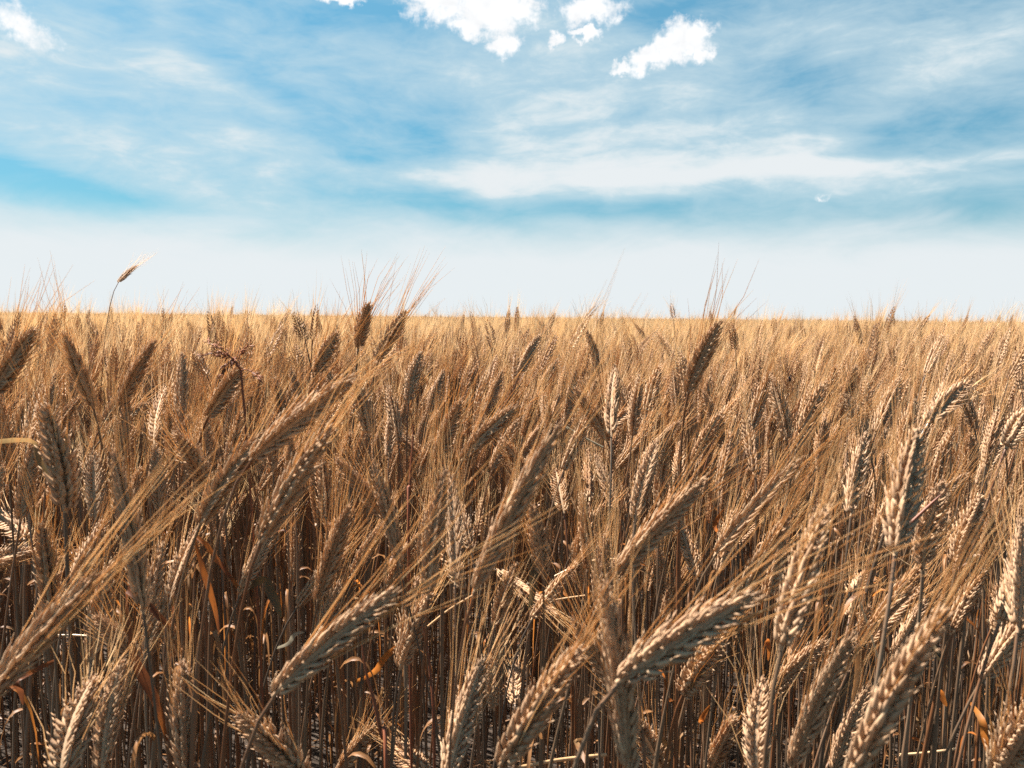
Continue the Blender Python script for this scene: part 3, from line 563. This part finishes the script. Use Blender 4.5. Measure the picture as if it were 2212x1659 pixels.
strand('grass_stem', nat([(1500, 700), (1350, 840), (1205, 975)], 2968, 1600), .62, .0013, M['redstem'], 'red brown stem crossing slantwise in front of two dark ears', 'grass stem', group=GR, to_ground=False, taper=True)

# ------------------------------------------------------------------ the red-brown weed with its drooping seed head
def weed():
    d = .74; top = at(520, 800, d); G = Vector((top.x+.02, top.y+.02, 0))
    root = bpy.data.objects.new('weed', None); COL.objects.link(root); root.location = G
    tag(root, 'red brown weed whose spiky drooping seed head shows above the ears, upper left', 'weed')
    obj('stem', gmesh('stem', *tube(bez((0, 0, -.01), (0, 0, .4), tuple(top-G-Vector((-.01, 0, .12))), tuple(top-G), 14), [.0012]*14, 5), M['redstem']), root)
    rs = np.random.default_rng(5)
    B = [[(520, 800), (505, 770), (478, 752), (442, 768)], [(520, 800), (500, 765), (470, 745), (450, 742)], [(520, 800), (515, 780), (512, 765), (530, 752)], [(520, 800), (500, 775), (490, 780), (480, 808)], [(520, 800), (530, 795), (545, 800), (560, 818)], [(520, 800), (495, 765), (488, 760), (470, 765)], [(520, 800), (510, 775), (500, 765), (496, 785)]]
    for b in B:
        W = [np.array(tuple(at(x, y, d+rs.uniform(-.01, .01))-G)) for x, y in b]; W[0] = np.array(tuple(top-G)); c = bez(*W, 10)
        br = obj('branch', gmesh('branch', *tube(c, [.0005]*10, 4), M['redstem']), root); g = Geo()
        for j in range(20):
            p = c[int(rs.integers(4, 10))]+rs.normal(0, .0013, 3); v, t = husk(4, 2, rs.uniform(.005, .0085), .0015, .0012)
            dr = Vector(c[9]-c[6]).normalized()+Vector(rs.normal(0, .45, 3)); q = np.array(Vector((0, 0, 1)).rotation_difference(dr).to_matrix()); g.add(v@q.T+p, t)
        obj('seed_cluster', g.mesh('seed_cluster', [M['seed']]), br)
weed()
def beetle():
    d = 1.25; p = at(1706, 820, d); root = bpy.data.objects.new('beetle', None); COL.objects.link(root); root.location = p; root.rotation_euler = (R_(25), R_(-35), R_(20)); root.scale = (.8, .8, .8)
    tag(root, 'small shiny black beetle clinging to an ear among the awns, upper right', 'beetle')
    def ell(name, c, r, mat, par=root):
        V, T_ = husk(12, 9, 1, 1, 1, .5); V = V-np.array((0, 0, .5)); V = V*2*np.array(r)*np.array((1, 1, 1)); return obj(name, gmesh(name, V*1.0+np.array(c), T_, mat), par)
    ell('abdomen', (0, .0004, 0), (.0026, .0019, .0052), M['shellred']); ell('thorax', (0, 0, .0050), (.0022, .0017, .0022), M['shell']); ell('head', (0, 0, .0075), (.0015, .0012, .0015), M['shell'])
    for s in (-1, 1):
        ell('wing_case', (s*.0012, -.0008, -.0003), (.0018, .0017, .0054), M['shell'])
        obj('antenna', gmesh('antenna', *tube([(s*.0006, 0, .0085), (s*.003, -.001, .011), (s*.0055, -.001, .012)], [.00018]*3, 3), M['shell']), root)
        for k in (-.002, .002, .005):
            obj('leg', gmesh('leg', *tube([(s*.0018, .001, k), (s*.0048, -.0005, k+.001), (s*.006, .0035, k-.001)], [.0003, .00025, .00015], 4), M['shell']), root)
beetle()

# ------------------------------------------------------------------ labels: each plant by its look and its place among its likes
def label_plants():
    rows = {}
    for p in PLANTS:
        bx, by, bw = proj(p['P']); ex, ey, ew = proj(p['E']); ln = math.hypot(ex-bx, ey-by); a = math.degrees(math.atan2(ex-bx, by-ey))
        lean = 'leaning far right' if a > 38 else 'leaning right' if a > 14 else 'upright' if a > -9 else 'leaning left' if a > -32 else 'leaning far left'
        size = 'very large' if ln > 270 else 'large' if ln > 170 else 'medium' if ln > 100 else 'small' if ln > 50 else 'tiny'
        m = (by+ey)/2
        band = 'at the bottom edge' if m > 1420 else 'low in the foreground' if m > 1150 else 'in the middle foreground' if m > 930 else 'in the upper foreground' if m > 770 else 'just below the skyline' if ey > 690 else 'touching the skyline'
        rows.setdefault((size, lean, band), []).append(((bx+ex)/2, p))
    ordn = ['', 'second', 'third', 'fourth', 'fifth', 'sixth', 'seventh', 'eighth', 'ninth', 'tenth', 'eleventh', 'twelfth', 'thirteenth', 'fourteenth', 'fifteenth', 'sixteenth', 'seventeenth', 'eighteenth', 'nineteenth', 'twentieth']
    for (size, lean, band), l in rows.items():
        l.sort(key=lambda q: q[0])
        for i, (_, p) in enumerate(l):
            if len(l) == 1: pos = ', the only one'
            elif i == 0: pos = ', leftmost of them'
            elif i == len(l)-1: pos = ', rightmost of them'
            elif i < len(l)/2 or i < 6: pos = ', %s from left' % ordn[min(i, 19)]
            else: pos = ', %s from right' % ordn[min(len(l)-1-i, 19)]
            tag(p['o'], '%s wheat ear %s %s%s' % (size, lean, band, pos), 'wheat plant', 'wheat plants nearest the camera')
    for p in PLANTS[N_HERO-1:N_HERO]: p['o']['label'] = 'lone thin wheat ear standing clear above the field against the sky'
label_plants()
